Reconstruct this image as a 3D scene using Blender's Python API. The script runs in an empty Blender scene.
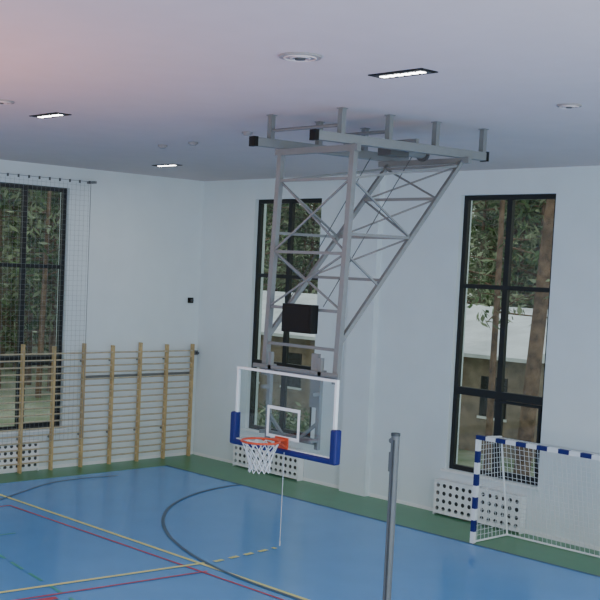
import bpy, math, random
from mathutils import Vector, Matrix
random.seed(7)
H=7.306
# ---------------------------------------------------------------- materials
def mat(name,col,rough=.6,metal=0.,noise=0.,nscale=8.,bump=0.,spec=.5,col2=None):
    m=bpy.data.materials.new(name);m.use_nodes=True;nt=m.node_tree;b=nt.nodes['Principled BSDF']
    b.inputs['Base Color'].default_value=(*col,1);b.inputs['Roughness'].default_value=rough
    b.inputs['Metallic'].default_value=metal;b.inputs['Specular IOR Level'].default_value=spec
    if noise>0 or bump>0:
        tc=nt.nodes.new('ShaderNodeTexCoord');n=nt.nodes.new('ShaderNodeTexNoise')
        n.inputs['Scale'].default_value=nscale;n.inputs['Detail'].default_value=4
        nt.links.new(tc.outputs['Object'],n.inputs['Vector'])
        if noise>0:
            r=nt.nodes.new('ShaderNodeValToRGB')
            c2=col2 or tuple(c*(1-noise) for c in col)
            r.color_ramp.elements[0].color=(*c2,1);r.color_ramp.elements[1].color=(*col,1)
            r.color_ramp.elements[0].position=.35;r.color_ramp.elements[1].position=.65
            nt.links.new(n.outputs['Fac'],r.inputs[0]);nt.links.new(r.outputs[0],b.inputs['Base Color'])
        if bump>0:
            bp=nt.nodes.new('ShaderNodeBump');bp.inputs['Strength'].default_value=bump;bp.inputs['Distance'].default_value=.02
            nt.links.new(n.outputs['Fac'],bp.inputs['Height']);nt.links.new(bp.outputs[0],b.inputs['Normal'])
    return m
def emis(name,col,s):
    m=bpy.data.materials.new(name);m.use_nodes=True;b=m.node_tree.nodes['Principled BSDF']
    b.inputs['Base Color'].default_value=(*col,1)
    b.inputs['Emission Color'].default_value=(*col,1);b.inputs['Emission Strength'].default_value=s;return m
def glass(name,tint,fac):
    m=bpy.data.materials.new(name);m.use_nodes=True;nt=m.node_tree;nt.nodes.clear()
    o=nt.nodes.new('ShaderNodeOutputMaterial');mx=nt.nodes.new('ShaderNodeMixShader')
    t=nt.nodes.new('ShaderNodeBsdfTransparent');t.inputs[0].default_value=(*tint,1)
    g=nt.nodes.new('ShaderNodeBsdfGlossy');g.inputs['Roughness'].default_value=.03
    mx.inputs[0].default_value=fac
    nt.links.new(t.outputs[0],mx.inputs[1]);nt.links.new(g.outputs[0],mx.inputs[2]);nt.links.new(mx.outputs[0],o.inputs[0]);return m
M={}
M['wall']=mat('wall_plaster',(.75,.81,.84),.85,noise=.03,nscale=1.5,bump=.03)
M['ceil']=mat('ceiling_paint',(.68,.59,.585),.9,noise=.03,nscale=2)
M['blue']=mat('floor_blue_vinyl',(.09,.33,.74),.20,noise=.05,nscale=1.2,spec=.55)
M['green']=mat('floor_green_vinyl',(.05,.25,.11),.3,noise=.08,nscale=2)
M['ly']=mat('line_yellow',(.85,.83,.30),.5,noise=.05)
M['lr']=mat('line_red',(.55,.06,.10),.5,noise=.05)
M['lg']=mat('line_grey',(.07,.14,.22),.5,noise=.05)
M['lgr']=mat('line_green',(.06,.36,.32),.5,noise=.05)
M['frame']=mat('window_frame_black',(.008,.009,.011),.45,noise=.1)
M['glass']=glass('window_glass',(.90,.93,.91),.035)
M['bglass']=glass('board_glass',(.93,.96,.97),.05)
M['steel']=mat('steel_grey',(.215,.224,.228),.5,metal=.2,noise=.06)
M['steeld']=mat('steel_dark',(.10,.105,.11),.5,metal=.3,noise=.1)
M['black']=mat('black_plastic',(.004,.004,.004),.6,noise=.1,spec=.3)
M['white']=mat('white_paint',(.88,.89,.90),.5,noise=.03)
M['net']=mat('net_white',(.75,.77,.79),.8,noise=.05)
M['netd']=mat('net_grey',(.30,.33,.33),.8,noise=.05)
M['rope']=mat('rope_grey',(.45,.47,.50),.8,noise=.1)
M['bluep']=mat('pad_blue',(.006,.010,.15),.5,noise=.08)
M['orange']=mat('rim_orange',(.66,.08,.025),.4,noise=.05)
M['wood']=mat('pine_wood',(.60,.43,.21),.5,noise=.25,nscale=6)
M['rung']=mat('rung_wood',(.58,.49,.34),.5,noise=.2,nscale=6)
M['led']=emis('led_emission',(1,.98,.95),16)
M['bark']=mat('pine_bark',(.27,.17,.115),.9,noise=.55,nscale=4,bump=.4)
M['leaf']=mat('needle_green',(.12,.20,.075),.8,noise=.6,nscale=1.2)
M['leaf2']=mat('needle_pale',(.38,.44,.26),.8,noise=.5,nscale=1.2)
M['snow']=mat('snow_roof',(.88,.91,.95),.7,noise=.25,nscale=.9)
M['brick']=mat('shed_wall',(.38,.30,.23),.9,noise=.4,nscale=2)
M['ground']=mat('ground_litter',(.38,.40,.30),.95,noise=.7,nscale=.5,col2=(.12,.17,.07))
M['grey']=mat('vent_grey',(.33,.31,.31),.6,noise=.05)
# ---------------------------------------------------------------- mesh builder
class B:
    def __init__(s): s.v=[];s.f=[];s.m=[];s.mats=[];s.sm=[]
    def mi(s,k):
        if k not in s.mats: s.mats.append(k)
        return s.mats.index(k)
    def add(s,vs,fs,k,smooth=False):
        o=len(s.v);s.v+= [tuple(v) for v in vs]
        i=s.mi(k)
        for f in fs: s.f.append(tuple(o+a for a in f));s.m.append(i);s.sm.append(smooth)
    def box(s,lo,hi,k):
        x0,y0,z0=lo;x1,y1,z1=hi
        vs=[(x0,y0,z0),(x1,y0,z0),(x1,y1,z0),(x0,y1,z0),(x0,y0,z1),(x1,y0,z1),(x1,y1,z1),(x0,y1,z1)]
        s.add(vs,[(0,3,2,1),(4,5,6,7),(0,1,5,4),(1,2,6,5),(2,3,7,6),(3,0,4,7)],k)
    def basis(s,a,b):
        a=Vector(a);b=Vector(b);d=(b-a).normalized()
        up=Vector((0,0,1)) if abs(d.z)<.9 else Vector((0,1,0))
        x=d.cross(up).normalized();y=x.cross(d).normalized();return a,b,x,y
    def beam(s,a,b,w,h,k):
        a,b,x,y=s.basis(a,b);vs=[]
        for p in (a,b):
            for sx,sy in ((-1,-1),(1,-1),(1,1),(-1,1)): vs.append(p+x*sx*w/2+y*sy*h/2)
        s.add(vs,[(0,1,2,3),(7,6,5,4),(0,4,5,1),(1,5,6,2),(2,6,7,3),(3,7,4,0)],k)
    def cyl(s,a,b,r,k,n=10,r2=None,caps=True):
        a,b,x,y=s.basis(a,b);r2=r if r2 is None else r2;vs=[]
        for p,rr in((a,r),(b,r2)):
            for i in range(n):
                t=2*math.pi*i/n;vs.append(p+x*math.cos(t)*rr+y*math.sin(t)*rr)
        fs=[(i,n+i,n+(i+1)%n,(i+1)%n) for i in range(n)]
        s.add(vs,fs,k,True)
        if caps: s.add(vs[:n],[tuple(range(n))],k);s.add(vs[n:],[tuple(reversed(range(n)))],k)
    def torus(s,c,R,r,k,n=32,m=8):
        vs=[];fs=[]
        for i in range(n):
            t=2*math.pi*i/n
            for j in range(m):
                u=2*math.pi*j/m;rr=R+r*math.cos(u);vs.append((c[0]+rr*math.cos(t),c[1]+rr*math.sin(t),c[2]+r*math.sin(u)))
        for i in range(n):
            for j in range(m): fs.append((i*m+j,((i+1)%n)*m+j,((i+1)%n)*m+(j+1)%m,i*m+(j+1)%m))
        s.add(vs,fs,k,True)
    def build(s,name,parent=None,bevel=0):
        me=bpy.data.meshes.new(name);me.from_pydata(s.v,[],s.f);me.update()
        for k in s.mats: me.materials.append(M[k])
        me.polygons.foreach_set('material_index',s.m);me.polygons.foreach_set('use_smooth',s.sm)
        ob=bpy.data.objects.new(name,me);bpy.context.collection.objects.link(ob)
        if parent: ob.parent=parent
        if bevel:
            md=ob.modifiers.new('bevel','BEVEL');md.width=bevel;md.segments=2;md.limit_method='ANGLE'
        return ob
def empty(name,loc=(0,0,0)):
    e=bpy.data.objects.new(name,None);bpy.context.collection.objects.link(e);return e
# ---------------------------------------------------------------- room shell
XR=25.0;YF=-30.0;T=.4
ZB,ZT=.98,6.80
def wall(name,axis,at,sgn,lo,hi,opens):
    b=B();a0,a1=sorted((at,at+sgn*T))
    def bx(u0,u1,z0,z1):
        if u1-u0<1e-4: return
        if axis=='x': b.box((u0,a0,z0),(u1,a1,z1),'wall')
        else: b.box((a0,u0,z0),(a1,u1,z1),'wall')
    cur=lo
    for (o0,o1) in sorted(opens):
        bx(cur,o0,0,H);bx(o0,o1,0,ZB);bx(o0,o1,ZT,H);cur=o1
    bx(cur,hi,0,H);return b.build(name)
back_open=[(2.03,4.35),(8.40,10.68),(14.8,17.1),(21.2,23.5)]
left_open=[(-6.50,-4.21),(-12.9,-10.6),(-19.3,-17.0),(-25.7,-23.4)]
right_open=[(-7,-4.2),(-13.5,-10.7),(-20,-17.2),(-26,-23.4)]  # unseen openings, added to hold the right-hand fill lights
wall('wall_back','x',0,1,-T,XR+T,back_open)
wall('wall_left','y',0,-1,YF,0,left_open)
wall('wall_right','y',XR,1,YF,0,right_open)
wall('wall_front','x',YF,-1,-T,XR+T,[(4,8),(11,15),(18,22)])
b=B();b.box((-T,YF-T,-.2),(XR+T,T,0),'blue');b.build('floor')
b=B();b.box((-T,YF-T,H),(XR+T,T,H+.2),'ceil');b.build('ceiling')
for i,(x0,x1) in enumerate([(5.50,6.28),(18.3,19.1)]):
    b=B();b.box((x0,-.16,0),(x1,0,H),'wall');b.build('trim_%d'%(i+1))
b=B();b.box((0,-.015,0),(5.5,0,.08),'white');b.box((6.28,-.015,0),(XR,0,.08),'white');b.build('baseboard_back')
b=B();b.box((0,YF,0),(.015,-.02,.08),'white');b.build('baseboard_left')
def window(n,axis,at,sgn,u0,u1,spec=True):
    b=B()
    def P(u0,u1,z0,z1,d0,d1,k):
        a0,a1=sorted((at+sgn*d0,at+sgn*d1))
        if axis=='x': b.box((u0,a0,z0),(u1,a1,z1),k)
        else: b.box((a0,u0,z0),(a1,u1,z1),k)
    fw=.10;d0,d1=.12,.22;um=(u0+u1)/2
    P(u0,u0+fw,ZB,ZT,d0,d1,'frame');P(u1-fw,u1,ZB,ZT,d0,d1,'frame')
    P(u0+fw,u1-fw,ZT-fw,ZT,d0,d1,'frame');P(u0+fw,u1-fw,ZB,ZB+fw,d0,d1,'frame')
    P(um-.06,um+.06,ZB+fw,ZT-fw,d0,d1,'frame')
    for z,w in((4.90,.045),(2.68,.08)):
        P(u0+fw,um-.06,z-w,z+w,d0,d1,'frame');P(um+.06,u1-fw,z-w,z+w,d0,d1,'frame')
    s=.06
    P(um+.06,um+.06+s,ZB+fw,2.59,d0-.02,d0+.05,'frame');P(u1-fw-s,u1-fw,ZB+fw,2.59,d0-.02,d0+.05,'frame')
    P(um+.06+s,u1-fw-s,2.53,2.59,d0-.02,d0+.05,'frame');P(um+.06+s,u1-fw-s,ZB+fw,ZB+fw+s,d0-.02,d0+.05,'frame')
    P(u0+.02,u1-.02,ZB+.02,ZT-.02,.165,.172,'glass')
    P(u0-.06,u1+.06,ZB-.04,ZB-.002,-.10,.12,'white')
    b.build('window_%d'%n)
n=1
for o in back_open: window(n,'x',0,1,*o);n+=1
for o in left_open: window(n,'y',0,-1,*o);n+=1
# floor markings
b=B();z=.004
b.box((0.015,-1.70,0),(XR,-.015,z),'green');b.box((.015,YF,0),(1.0,-1.70,z),'green')
b.build('floor_border')
b=B()
def line(p,q,w,k,z=.006):
    p=Vector((*p,0));q=Vector((*q,0));d=(q-p).normalized();nn=Vector((-d.y,d.x,0))*w/2
    b.add([p-nn+Vector((0,0,z)),q-nn+Vector((0,0,z)),q+nn+Vector((0,0,z)),p+nn+Vector((0,0,z))],[(0,1,2,3)],k)
def poly(pts,w,k,z=.006):
    L=[];R=[]
    for i,p in enumerate(pts):
        a=Vector(pts[max(i-1,0)]);c=Vector(pts[min(i+1,len(pts)-1)]);d=(c-a).normalized();nn=Vector((-d.y,d.x))*w/2
        L.append((p[0]+nn.x,p[1]+nn.y,z));R.append((p[0]-nn.x,p[1]-nn.y,z))
    n=len(pts);b.add(R+L,[(i,i+1,n+i+1,n+i) for i in range(n-1)],k)
def dashed(p,q,w,k,a,g,z=.006):
    p=Vector(p);q=Vector(q);d=(q-p);Ln=d.length;d.normalize();t=0
    while t<Ln: line(p+d*t,p+d*min(t+a,Ln),w,k,z);t+=a+g
line((1.4,-7.12),(22,-7.0),.08,'ly',.008)
line((8.28,-11.5),(8.72,-7.0),.08,'ly',.009)
line((8.28,-11.5),(7.6,-18),.08,'ly',.009)
line((3.1,-7.48),(20,-7.25),.05,'lr',.007);line((3.1,-7.48),(2.8,-18),.05,'lr',.007)
line((8.7,-12),(9.15,-7.3),.05,'lr',.010);line((9.0,-10.6),(9.05,-10.2),.12,'lr',.011)
arc=[(10.41-6.6*math.cos(t),-1.70-5.45*math.sin(t)) for t in [math.pi/2*i/32 for i in range(33)]]
arc+=[(13.4,-7.15)]+[(13.4+6.6*math.sin(t),-1.7-5.45*math.cos(t)) for t in [math.pi/2*i/32 for i in range(1,33)]]
poly(arc,.07,'lg',.0115)
poly([(2.7,-7.6),(2.53,-7.38),(2.1,-6.6),(1.7,-5.9),(1.5,-5.4),(1.42,-4.8),(1.42,-4.3),(1.55,-3.6)],.05,'lg',.0115)
dashed((8.75,-6.8),(8.62,-5.2),.09,'ly',.22,.16,.010)
dashed((3.2,-9.2),(11,-10.3),.06,'lgr',.5,.25)
line((5.2,-8.6),(5.0,-14),.05,'lgr')
line((1.0,-1.72),(XR,-1.72),.05,'lg',.010)
b.build('court_lines')
# ---------------------------------------------------------------- radiator covers
def plate(b,org,u,v,n,nu,nv,cell,r,k):
    org,u,v,n=map(Vector,(org,u,v,n))
    for i in range(nu):
        for j in range(nv):
            c=org+u*(i+.5)*cell+v*(j+.5)*cell
            vs=[];N=12
            for q in range(N):
                t=2*math.pi*q/N+math.pi/4;cx,sy=math.cos(t),math.sin(t);m=max(abs(cx),abs(sy))
                vs.append(c+(u*cx+v*sy)*(cell/2/m))
            for q in range(N):
                t=2*math.pi*q/N+math.pi/4;vs.append(c+(u*math.cos(t)+v*math.sin(t))*r)
            b.add(vs,[(q,(q+1)%N,N+(q+1)%N,N+q) for q in range(N)],k)
def radiator(x0,x1,axis='x'):
    b=B();cell=.165;nu=int(round((x1-x0)/cell));z0,nv=.07,4
    z1=z0+nv*cell;d=.2 if axis=='x' else .09;x1=x0+nu*cell
    if axis=='x':
        plate(b,(x0,-d,z0),(1,0,0),(0,0,1),(0,-1,0),nu,nv,cell,.045,'white')
        b.box((x0-.02,-d-.01,z1),(x1+.02,-.016,z1+.03),'white')
        b.box((x0-.02,-d,0.004),(x0,-.016,z1),'white');b.box((x1,-d,0.004),(x1+.02,-.016,z1),'white')
        b.box((x0,-d-.004,z0-.03),(x1,-d+.01,z0),'white')
        b.box((x0+.03,-.12,.12),(x1-.03,-.05,z1-.08),'steeld')
    else:
        plate(b,(d,x0,z0),(0,1,0),(0,0,1),(1,0,0),nu,nv,cell,.045,'white')
        b.box((.016,x0-.02,z1),(d+.005,x1+.02,z1+.03),'white')
        b.box((.016,x0-.02,0.004),(d,x0,z1),'white');b.box((.016,x1,0.004),(d,x1+.02,z1),'white')
        b.box((.02,x0+.03,.12),(.06,x1-.03,z1-.08),'steeld')
    b.build('radiator_cover')
radiator(8.30,10.45);radiator(1.85,4.1);radiator(14.8,17.1);radiator(-6.9,-5.0,'y')
# ---------------------------------------------------------------- wall bars
for i in range(8):
    y1=-.29-i*.863;y0=y1-.863
    b=B()
    if i==0: b.box((.10,y1-.03,0.004),(.20,y1+.03,3.0),'wood')
    b.box((.10,y0-.03,0.004),(.20,y0+.03,3.0+(.06 if i%2 else 0)),'wood')
    for k in range(17):
        z=.22+k*.163
        x=.15 if k<16 else .19
        b.cyl((x,y0+.03,z),(x,y1-.03,z),.019,'rung',8)
    b.box((.002,y0-.02,2.6),(.10,y0+.02,2.66),'steel');b.box((.002,y0-.02,.78),(.10,y0+.02,.84),'steel')
    b.build('wall_bars')
# ---------------------------------------------------------------- protective net on the left wall
b=B();xn=.34
y=-13.5
while y<-3.85:
    b.box((xn-.0015,y-.0017,.75),(xn+.0015,y+.0017,6.92),'netd');y+=.12
z=.75
while z<6.93:
    b.box((xn-.0015,-13.5,z-.0017),(xn+.0015,-3.86,z+.0017),'netd');z+=.12
b.cyl((xn,-13.6,6.97),(xn,-3.7,6.97),.006,'steel',6)
y=-13.4
while y<-3.7: b.box((xn-.015,y-.018,6.92),(xn+.015,y+.018,6.99),'steeld');y+=.28
for y in(-13.6,-8.6,-3.7): b.box((0.012,y-.03,6.94),(xn,y+.03,7.0),'steel')
b.cyl((xn,-3.84,.75),(xn,-3.84,6.95),.007,'steel',6)
b.build('protective_net')
b=B();b.box((0,-.40,4.08),(.07,-.26,4.22),'black');b.cyl((.07,-.33,4.15),(.12,-.33,4.15),.04,'steeld');b.build('wall_sensor')
b=B();b.box((0,-.22,2.70),(.16,-.10,2.82),'steel');b.cyl((.16,-.16,2.76),(.24,-.16,2.76),.035,'steeld');b.build('wall_hook')
b=B();b.cyl((.05,-3.7,2.22),(.05,-.2,2.22),.03,'steel',10)
for y in(-3.6,-2.4,-1.2,-.3): b.beam((0,y,2.22),(.05,y,2.22),.04,.04,'steel')
b.build('wall_rail')
# ---------------------------------------------------------------- goal
g=empty('handball_goal')
gx0,gx1,gy,gh=10.41,13.45,-1.68,2.06
b=B();t=.08
def striped(p,q,n,first):
    p=Vector(p);q=Vector(q)
    for i in range(n):
        b.beam(p.lerp(q,i/n),p.lerp(q,(i+1)/n),t,t,'bluep' if (i+first)%2==0 else 'white')
striped((gx0,gy,.014),(gx0,gy,gh-.04),9,1);striped((gx1,gy,.014),(gx1,gy,gh-.04),9,1)
striped((gx0-.04,gy,gh),(gx1+.04,gy,gh),14,0)
b.build('front_frame',g)
b=B();yb=-.55;yt=-.95
for x in(gx0,gx1):
    b.cyl((x,gy+.04,.034),(x,yb,.034),.02,'white');b.cyl((x,gy+.04,gh),(x,yt,gh-.04),.02,'white')
    b.cyl((x,yt,gh-.04),(x,yb,.034),.02,'white')
b.cyl((gx0,yb,.034),(gx1,yb,.034),.02,'white')
b.build('rear_frame',g)
b=B();w=.007
N=30
for i in range(N+1):
    x=gx0+(gx1-gx0)*i/N
    b.beam((x,gy,gh),(x,yt,gh-.05),w,w,'net');b.beam((x,yt,gh-.05),(x,yb,.05),w,w,'net')
for k in range(21):
    z=.05+k*(gh-.1)/20;f=k/20;y=yb+(yt-yb)*f
    b.beam((gx0,y,z),(gx1,y,z),w,w,'net')
    for x in(gx0,gx1): b.beam((x,gy,z),(x,y,z),w,w,'net')
for k in range(8):
    y=gy+(yt-gy)*k/7;b.beam((gx0,y,gh-.05*k/7),(gx1,y,gh-.05*k/7),w,w,'net')
for k in range(1,9):
    f=k/9
    for x in(gx0,gx1): b.beam((x,gy+(yt-gy)*f,gh-.04),(x,gy+(yb-gy)*f,.04),w,w,'net')
b.build('goal_net',g)
# ---------------------------------------------------------------- volleyball post
b=B();px,py,ph=12.13,-6.21,2.68
b.cyl((px,py,.013),(px,py,ph-.04),.066,'steel',20);b.cyl((px,py,ph-.04),(px,py,ph),.072,'steeld',20)
b.box((px+.02,py-.078,.1),(px+.04,py-.06,ph-.1),'steeld')
b.box((px-.09,py-.03,ph-.6),(px-.05,py+.03,ph-.3),'steel');b.cyl((px-.05,py-.05,ph-.12),(px-.05,py+.05,ph-.12),.04,'steel')
b.cyl((px,py,.013),(px,py,.03),.10,'steeld',20)
b.build('volleyball_post')
# ---------------------------------------------------------------- basketball unit
hoop=empty('basketball_hoop')
def L(y): return 11.18+(y+8.2)*.10
def R(y): return 12.56+(y+8.2)*.12
b=B();zr=6.90
b.beam((L(-8.48),-8.48,zr),(L(-5.5),-5.5,zr),.12,.12,'steel')
b.beam((R(-8.64),-8.64,zr),(R(-5.45),-5.45,zr),.12,.12,'steel')
b.beam((L(-8.55),-8.55,zr),(L(-8.48),-8.48,zr),.13,.14,'black');b.beam((R(-8.70),-8.70,zr),(R(-8.64),-8.64,zr),.13,.14,'black')
b.beam((R(-5.45),-5.45,zr),(R(-5.40),-5.40,zr),.13,.14,'black')
for y in(-8.21,-7.35,-6.45,-5.48): b.beam((R(y),y,zr),(R(y),y,H-.001),.08,.08,'steel');b.box((R(y)-.055,y-.055,H-.012),(R(y)+.055,y+.055,H-.001),'steel')
for y in(-8.21,-7.31,-6.4): b.beam((L(y),y,zr),(L(y),y,H-.001),.08,.08,'steel');b.box((L(y)-.055,y-.055,H-.012),(L(y)+.055,y+.055,H-.001),'steel')
b.cyl((L(-8.2),-8.2,7.08),(R(-8.2),-8.2,7.08),.025,'steel')
b.cyl((L(-7.33),-7.33,7.08),(R(-7.33),-7.33,7.08),.025,'steel')
b.beam((L(-8.0)-.1,-8.0,zr-.11),(R(-8.0)+.12,-8.0,zr-.11),.08,.09,'steel')
b.beam((L(-5.9)-.15,-5.9,zr-.10),(R(-5.9)+.15,-5.9,zr-.10),.08,.08,'steel')
b.beam((L(-6.8),-6.8,zr+.1),(R(-6.8),-6.8,zr+.1),.06,.06,'steel')
b.box((R(-6.9)-.55,-7.0,zr-.10),(R(-6.9)-.30,-6.6,zr+.08),'steeld')
b.cyl((R(-6.6)-.42,-6.6,zr),(R(-6.6)-.42,-6.2,zr),.08,'steel',16);b.cyl((R(-6.6)-.42,-6.2,zr),(R(-6.6)-.42,-6.16,zr),.12,'steeld',16)
b.cyl((R(-6.9)-.2,-6.8,zr),(R(-6.9)-.06,-6.8,zr),.05,'bluep',12)
b.build('ceiling_rails',hoop)
xl,xr=11.20,12.62
def my(z): return -8.0-.13*(6.85-z)/3.2
b=B();s=.082
for x in(xl,xr):
    b.beam((x,my(6.85),6.85),(x,my(3.55),3.55),s,s,'steel')
def H_(z,w=.042): b.beam((xl,my(z),z),(xr,my(z),z),w,w,'steel')
def X_(z0,z1,w=.024):
    b.beam((xl,my(z0)-.02,z0),(xr,my(z1)-.02,z1),w,w,'steel');b.beam((xr,my(z0)+.02,z0),(xl,my(z1)+.02,z1),w,w,'steel')
for z in(6.38,5.35,4.55,4.02,3.62): H_(z)
X_(5.35,6.38);X_(4.55,5.35)
def D(x0,x1,f): return Vector((x0,-8.1,4.12)).lerp(Vector((x1,-5.9,6.80)),f)
A=lambda f:D(xl,11.45,f);C_=lambda f:D(xr,12.85,f)
b.beam(A(0),A(1),.062,.062,'steel');b.beam(C_(0),C_(1),.062,.062,'steel')
for f in(.33,.56,.78,.97): b.beam(A(f),C_(f),.042,.042,'steel')
for f0,f1 in((.33,.56),(.56,.78),(.78,.97)):
    b.beam(A(f0),C_(f1),.024,.024,'steel')
for f0,f1 in((.56,.78),(.78,.97),): b.beam(C_(f0),A(f1),.024,.024,'steel')
for x,Dn in((xl,A),(xr,C_)):
    q=Dn(.56);b.beam((x,my(q.z),q.z),q,.04,.04,'steel')
    q=Dn(.97);b.beam((x,my(6.38),6.38),(q.x,q.y,q.z),.032,.032,'steel')
    q=Dn(.56);b.beam((x,my(6.38),6.38),q,.026,.026,'steel')
    q2=Dn(.30);b.beam((x,my(5.35),5.35),q2,.026,.026,'steel')
b.cyl((xr-.3,-6.4,6.85),(xr-.35,my(4.6),4.6),.007,'steeld',5);b.cyl((xl+.3,-6.4,6.85),(xl+.35,my(4.6),4.6),.007,'steeld',5)
b.build('folding_mast',hoop)
bx,by,bw,bh,bz=11.906,-8.40,2.0,1.09,2.56
b=B()
for x in(bx-.50,bx+.50):
    b.beam((x,-8.22,3.9),(x,-8.22,2.62),.06,.06,'steel')
    for z in(3.4,2.75): b.beam((x,-8.22,z),(x,by+.03,z),.05,.05,'steel')
    b.beam((x,-8.20,3.7),(x,my(3.7),3.7),.05,.05,'steel')
b.beam((bx-.85,-8.22,3.68),(bx+.85,-8.22,3.68),.06,.06,'steel')
b.beam((bx-.5,-8.22,2.72),(bx+.5,-8.22,2.72),.06,.08,'steel')
b.beam((bx+.38,-8.2,3.95),(bx+.38,-8.2,3.2),.13,.05,'steel')
b.beam((bx-.5,-8.22,3.0),(bx-.15,-8.24,2.72),.04,.04,'steel');b.beam((bx+.5,-8.22,3.0),(bx+.15,-8.24,2.72),.04,.04,'steel')
b.build('height_adjuster',hoop)
b=B()
b.box((bx-bw/2+.02,by-.008,bz+.02),(bx+bw/2-.02,by+.008,bz+bh-.02),'bglass')
fr=.035
b.box((bx-bw/2,by-.02,bz),(bx-bw/2+fr,by+.03,bz+bh),'white');b.box((bx+bw/2-fr,by-.02,bz),(bx+bw/2,by+.03,bz+bh),'white')
b.box((bx-bw/2+fr,by-.02,bz+bh-fr),(bx+bw/2-fr,by+.03,bz+bh),'white');b.box((bx-bw/2+fr,by-.02,bz),(bx+bw/2-fr,by+.03,bz+fr),'white')
z0,z1,hw,lw=bz+.15,bz+.60,.33,.045
b.box((bx-hw,by-.012,z0),(bx-hw+lw,by-.0085,z1),'white');b.box((bx+hw-lw,by-.012,z0),(bx+hw,by-.0085,z1),'white')
b.box((bx-hw+lw,by-.012,z1-lw),(bx+hw-lw,by-.0085,z1),'white');b.box((bx-hw+lw,by-.012,z0),(bx+hw-lw,by-.0085,z0+lw),'white')
b.build('backboard',hoop)
b=B()
b.box((bx-bw/2-.06,by-.06,bz-.06),(bx+bw/2+.06,by+.06,bz+.02),'bluep')
for sx in(-1,1):
    x=bx+sx*(bw/2+.01);b.box((x-.055,by-.062,bz-.058),(x+.055,by+.062,bz+.42),'bluep')
b.build('edge_padding',hoop,.025)
b=B();rz=bz+.15;rc=(bx,by-.43,rz)
b.torus(rc,.265,.016,'orange')
b.box((bx-.13,by-.03,rz-.16),(bx+.13,by-.0125,rz+.03),'orange')
b.box((bx-.09,by-.19,rz-.012),(bx+.09,by-.03,rz+.012),'orange')
for sx in(-1,1): b.beam((bx+sx*.12,by-.03,rz-.10),(bx+sx*.17,by-.24,rz-.012),.02,.02,'orange')
b.build('rim',hoop)
b=B();lv=[(0,.262),(.10,.215),(.19,.18),(.28,.155),(.36,.145),(.42,.15)];n=12
def npnt(k,i):
    z,r=lv[k];t=2*math.pi*(i+.5*(k%2))/n;return (rc[0]+r*math.cos(t),rc[1]+r*math.sin(t),rc[2]-.01-z)
for k in range(len(lv)-1):
    for i in range(n):
        b.cyl(npnt(k,i),npnt(k+1,i),.007,'net',5,caps=False)
        b.cyl(npnt(k,i),npnt(k+1,i-1 if k%2==0 else i+1),.007,'net',5,caps=False)
b.build('hoop_net',hoop)
b=B();b.cyl((bx+.19,by-.15,bz),(bx+.19,by-.15,bz-1.25),.006,'rope',6);b.cyl((bx+.19,by-.15,bz-1.25),(bx+.19,by-.15,bz-1.32),.01,'rope',8)
b.build('pull_rope',hoop)
b=B();sx,sz=11.96,4.42
b.box((sx-.29,-8.30,sz-.2),(sx+.29,-8.16,sz+.2),'black');b.box((sx-.25,-8.306,sz-.16),(sx+.25,-8.30,sz+.16),'black')
b.box((sx-.2,-8.16,sz-.1),(sx-.12,my(sz)+.02,sz-.04),'steel');b.box((sx+.12,-8.16,sz-.1),(sx+.2,my(sz)+.02,sz-.04),'steel')
b.build('shot_clock',hoop,.01)
# ---------------------------------------------------------------- ceiling lights
def area(name,loc,rot,sx,sy,p,col):
    l=bpy.data.lights.new(name,'AREA');l.shape='RECTANGLE';l.size=sx;l.size_y=sy;l.energy=p;l.color=col
    o=bpy.data.objects.new(name,l);o.location=loc;o.rotation_euler=rot;bpy.context.collection.objects.link(o);return o
for (x,y) in [(14.97,-9.85),(8.08,-9.97),(2.9,-3.56),(15,-16.3),(8,-16.3),(21.3,-9.9),(21.3,-16.3),(8,-23),(15,-23),(21.3,-3.5)]:
    b=B();w,d=.38,.14
    b.box((x-w,y-d,H-.012),(x+w,y+d,H-.001),'black')
    b.box((x-w+.05,y-d+.05,H-.015),(x+w-.05,y+d-.05,H-.012),'steeld')
    for i in range(6):
        xx=x-.26+i*.104;b.box((xx-.036,y-.04,H-.02),(xx+.036,y+.04,H-.015),'led')
    b.build('ceiling_light')
    area('ceiling_light_lamp',(x,y,H-.05),(0,0,0),.6,.2,32,(1,.94,.88))
for i,(x,y,r) in enumerate([(14.75,-11.22,.22),(15.22,-6.92,.15),(8.76,-11.24,.2)]):
    b=B();b.cyl((x,y,H-.02),(x,y,H-.001),r,'grey',28);b.torus((x,y,H-.022),r*.75,.010,'ceil',28,6);b.torus((x,y,H-.022),r*.45,.010,'ceil',28,6)
    b.cyl((x,y,H-.04),(x,y,H-.02),r*.25,'steeld',16);b.build('ceiling_vent')
for (x,y) in [(6.27,-6.34),(7.23,-6.40),(9.29,-6.96)]:
    b=B();b.cyl((x,y,H-.03),(x,y,H-.001),.09,'grey',20);b.cyl((x,y,H-.06),(x,y,H-.03),.055,'grey',20,r2=.07);b.build('smoke_detector')
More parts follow.
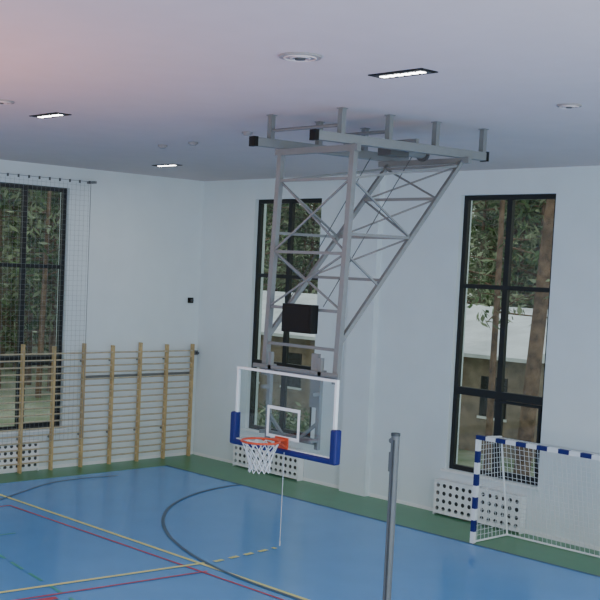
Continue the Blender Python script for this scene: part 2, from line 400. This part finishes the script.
# ---------------------------------------------------------------- exterior
b=B();b.box((-120,-90,-.9),(100,120,-.6),'ground');b.build('ground')
b=B()
hx0,hx1,hy0,hy1=-16,3.0,11,17
b.box((hx0,hy0,-.6),(hx1,hy1,2.55),'brick')
b.add([(hx0-.4,hy0-.5,2.62),(hx1+.4,hy0-.5,2.62),(hx1+.4,hy1,4.0),(hx0-.4,hy1,4.0),(hx0-.4,hy0-.5,2.5),(hx1+.4,hy0-.5,2.5),(hx1+.4,hy1,2.5),(hx0-.4,hy1,2.5)],
 [(0,1,2,3),(0,4,5,1),(1,5,6,2),(3,2,6,7),(0,3,7,4)],'snow')
for k in range(8):
    x=hx0+1.2+k*2.3;b.box((x,hy0-.03,.6),(x+1.0,hy0,1.9),'frame');b.box((x-.06,hy0-.06,.52),(x+1.06,hy0,.6),'white')
b.build('shed')
def tree(b,x,y,h,r,lean,dense,low,gz=-.6,ll=2.6,ls=1.0):
    base=Vector((x,y,gz));top=base+Vector((lean[0],lean[1],h))
    mid=base.lerp(top,.5)+Vector((random.uniform(-.15,.15),random.uniform(-.15,.15),0))
    b.cyl(base,mid,r,'bark',9,r*.75,False);b.cyl(mid,top,r*.75,'bark',9,r*.2,False)
    for i in range(int(dense)):
        f=random.uniform(low,1);p=base.lerp(top,f);a=random.uniform(0,6.28);ln=random.uniform(.8,ll)*(1.25-f*.7)
        e=p+Vector((math.cos(a)*ln,math.sin(a)*ln,random.uniform(-.3,.7)))
        b.cyl(p,e,.035,'bark',4,.01,False)
        k='leaf' if random.random()<.5 else 'leaf2'
        for j in range(20):
            c=p.lerp(e,random.uniform(.25,1.1))+Vector([random.gauss(0,.25) for _ in range(3)])
            d1=Vector([random.gauss(0,1) for _ in range(3)]).normalized()*random.uniform(.08,.22)*ls
            d2=Vector([random.gauss(0,1) for _ in range(3)]).normalized()*random.uniform(.03,.08)*ls
            b.add([c-d1,c+d2,c+d1,c-d2],[(0,1,2,3)],k)
for args in [(5.0,8.0,15,.24,(.9,.3),30,.6),(3.4,8.6,14,.11,(-.3,.3),40,.32),(1.2,8.2,13,.10,(.3,.2),40,.30),(-7.2,7.5,14,.16,(.2,.3),45,.30),(-9.5,7.0,14,.14,(-.2,.3),45,.30)]:
    b=B();tree(b,*args);b.build('pine_tree')
b=B()
for i in range(110):
    y=random.uniform(20.5,55);x=-(y-10)*.95+random.uniform(-18,28)
    tree(b,x,y,random.uniform(10,17),random.uniform(.08,.20),(random.uniform(-.8,.8),random.uniform(-.6,.6)),60,random.uniform(.03,.35),ls=1.5)
b.build('pine_forest')
b=B()
for i in range(70):
    x=random.uniform(-50,-16);y=random.uniform(-2,16)+(-x-20)*.35
    y=min(y,17.5) if x>-40 else y
    if x>-21: y=min(y,7.5)
    tree(b,x,y,random.uniform(9,16),random.uniform(.08,.18),(random.uniform(-.6,.6),random.uniform(-.6,.6)),50,random.uniform(.03,.35),ls=1.35)
b.build('pine_forest')
b=B()
for i in range(50):
    cx_,cy_=(random.uniform(-4.5,2.8),random.uniform(4,6.3))
    for j in range(80):
        c=Vector((cx_+random.gauss(0,.5),min(cy_+random.gauss(0,.4),6.6),-.6+abs(random.gauss(0,.5))))
        d1=Vector([random.gauss(0,1) for _ in range(3)]).normalized()*.16;d2=Vector([random.gauss(0,1) for _ in range(3)]).normalized()*.06
        b.add([c-d1,c+d2,c+d1,c-d2],[(0,1,2,3)],'leaf' if j%3 else 'leaf2')
b.build('shrubs')
# ---------------------------------------------------------------- lights
cool=(.87,.97,.98)
for i,(a,c) in enumerate(right_open):
    area('window_daylight',(XR+.02,(a+c)/2,3.9),(0,math.radians(90),0),5.6,c-a,[360,520,300,300][i],cool)  # added fill lights, unseen, standing in for daylight behind the camera
for x in(6,13,20): area('window_daylight_front',(x,YF+.05,3.9),(math.radians(90),0,math.radians(0)),4,5.6,200,cool)  # added fill lights at the unseen front wall, no real windows modelled
area('warm_uplighter',(10.6,-15.8,2.8),(math.radians(180),0,0),3,3,330,(1,.38,.19))  # unseen upward fill with no fixture, added to turn the ceiling pink
area('warm_uplighter',(20.0,-13.0,2.2),(math.radians(180),0,0),3,3,40,(1,.62,.50))  # second, weaker warm fill added for the ceiling's right side
w=bpy.data.worlds.new('overcast_sky');bpy.context.scene.world=w;w.use_nodes=True;nt=w.node_tree
bg=nt.nodes['Background'];bg.inputs[1].default_value=1.6
tc=nt.nodes.new('ShaderNodeTexCoord');sp=nt.nodes.new('ShaderNodeSeparateXYZ');rp=nt.nodes.new('ShaderNodeValToRGB')
rp.color_ramp.elements[0].color=(.42,.47,.42,1);rp.color_ramp.elements[1].color=(.76,.82,.88,1)
nt.links.new(tc.outputs['Generated'],sp.inputs[0]);nt.links.new(sp.outputs['Z'],rp.inputs[0]);nt.links.new(rp.outputs[0],bg.inputs[0])
# ---------------------------------------------------------------- camera
a,p,r=.8399,.0737,.0434
F=Vector((-math.sin(a)*math.cos(p),math.cos(a)*math.cos(p),-math.sin(p)))
R0=Vector((math.cos(a),math.sin(a),0));U0=R0.cross(F)
Rv=math.cos(r)*R0+math.sin(r)*U0;U=-math.sin(r)*R0+math.cos(r)*U0
cd=bpy.data.cameras.new('camera');co=bpy.data.objects.new('camera',cd);bpy.context.collection.objects.link(co)
co.matrix_world=Matrix(((Rv.x,U.x,-F.x,23.2622),(Rv.y,U.y,-F.y,-19.6283),(Rv.z,U.z,-F.z,5.1271),(0,0,0,1)))
cd.sensor_width=36;cd.lens=36*1139.71/600;cd.shift_x=(300-231.39)/600;cd.shift_y=(349.19-300)/600;cd.clip_end=500
bpy.context.scene.camera=co
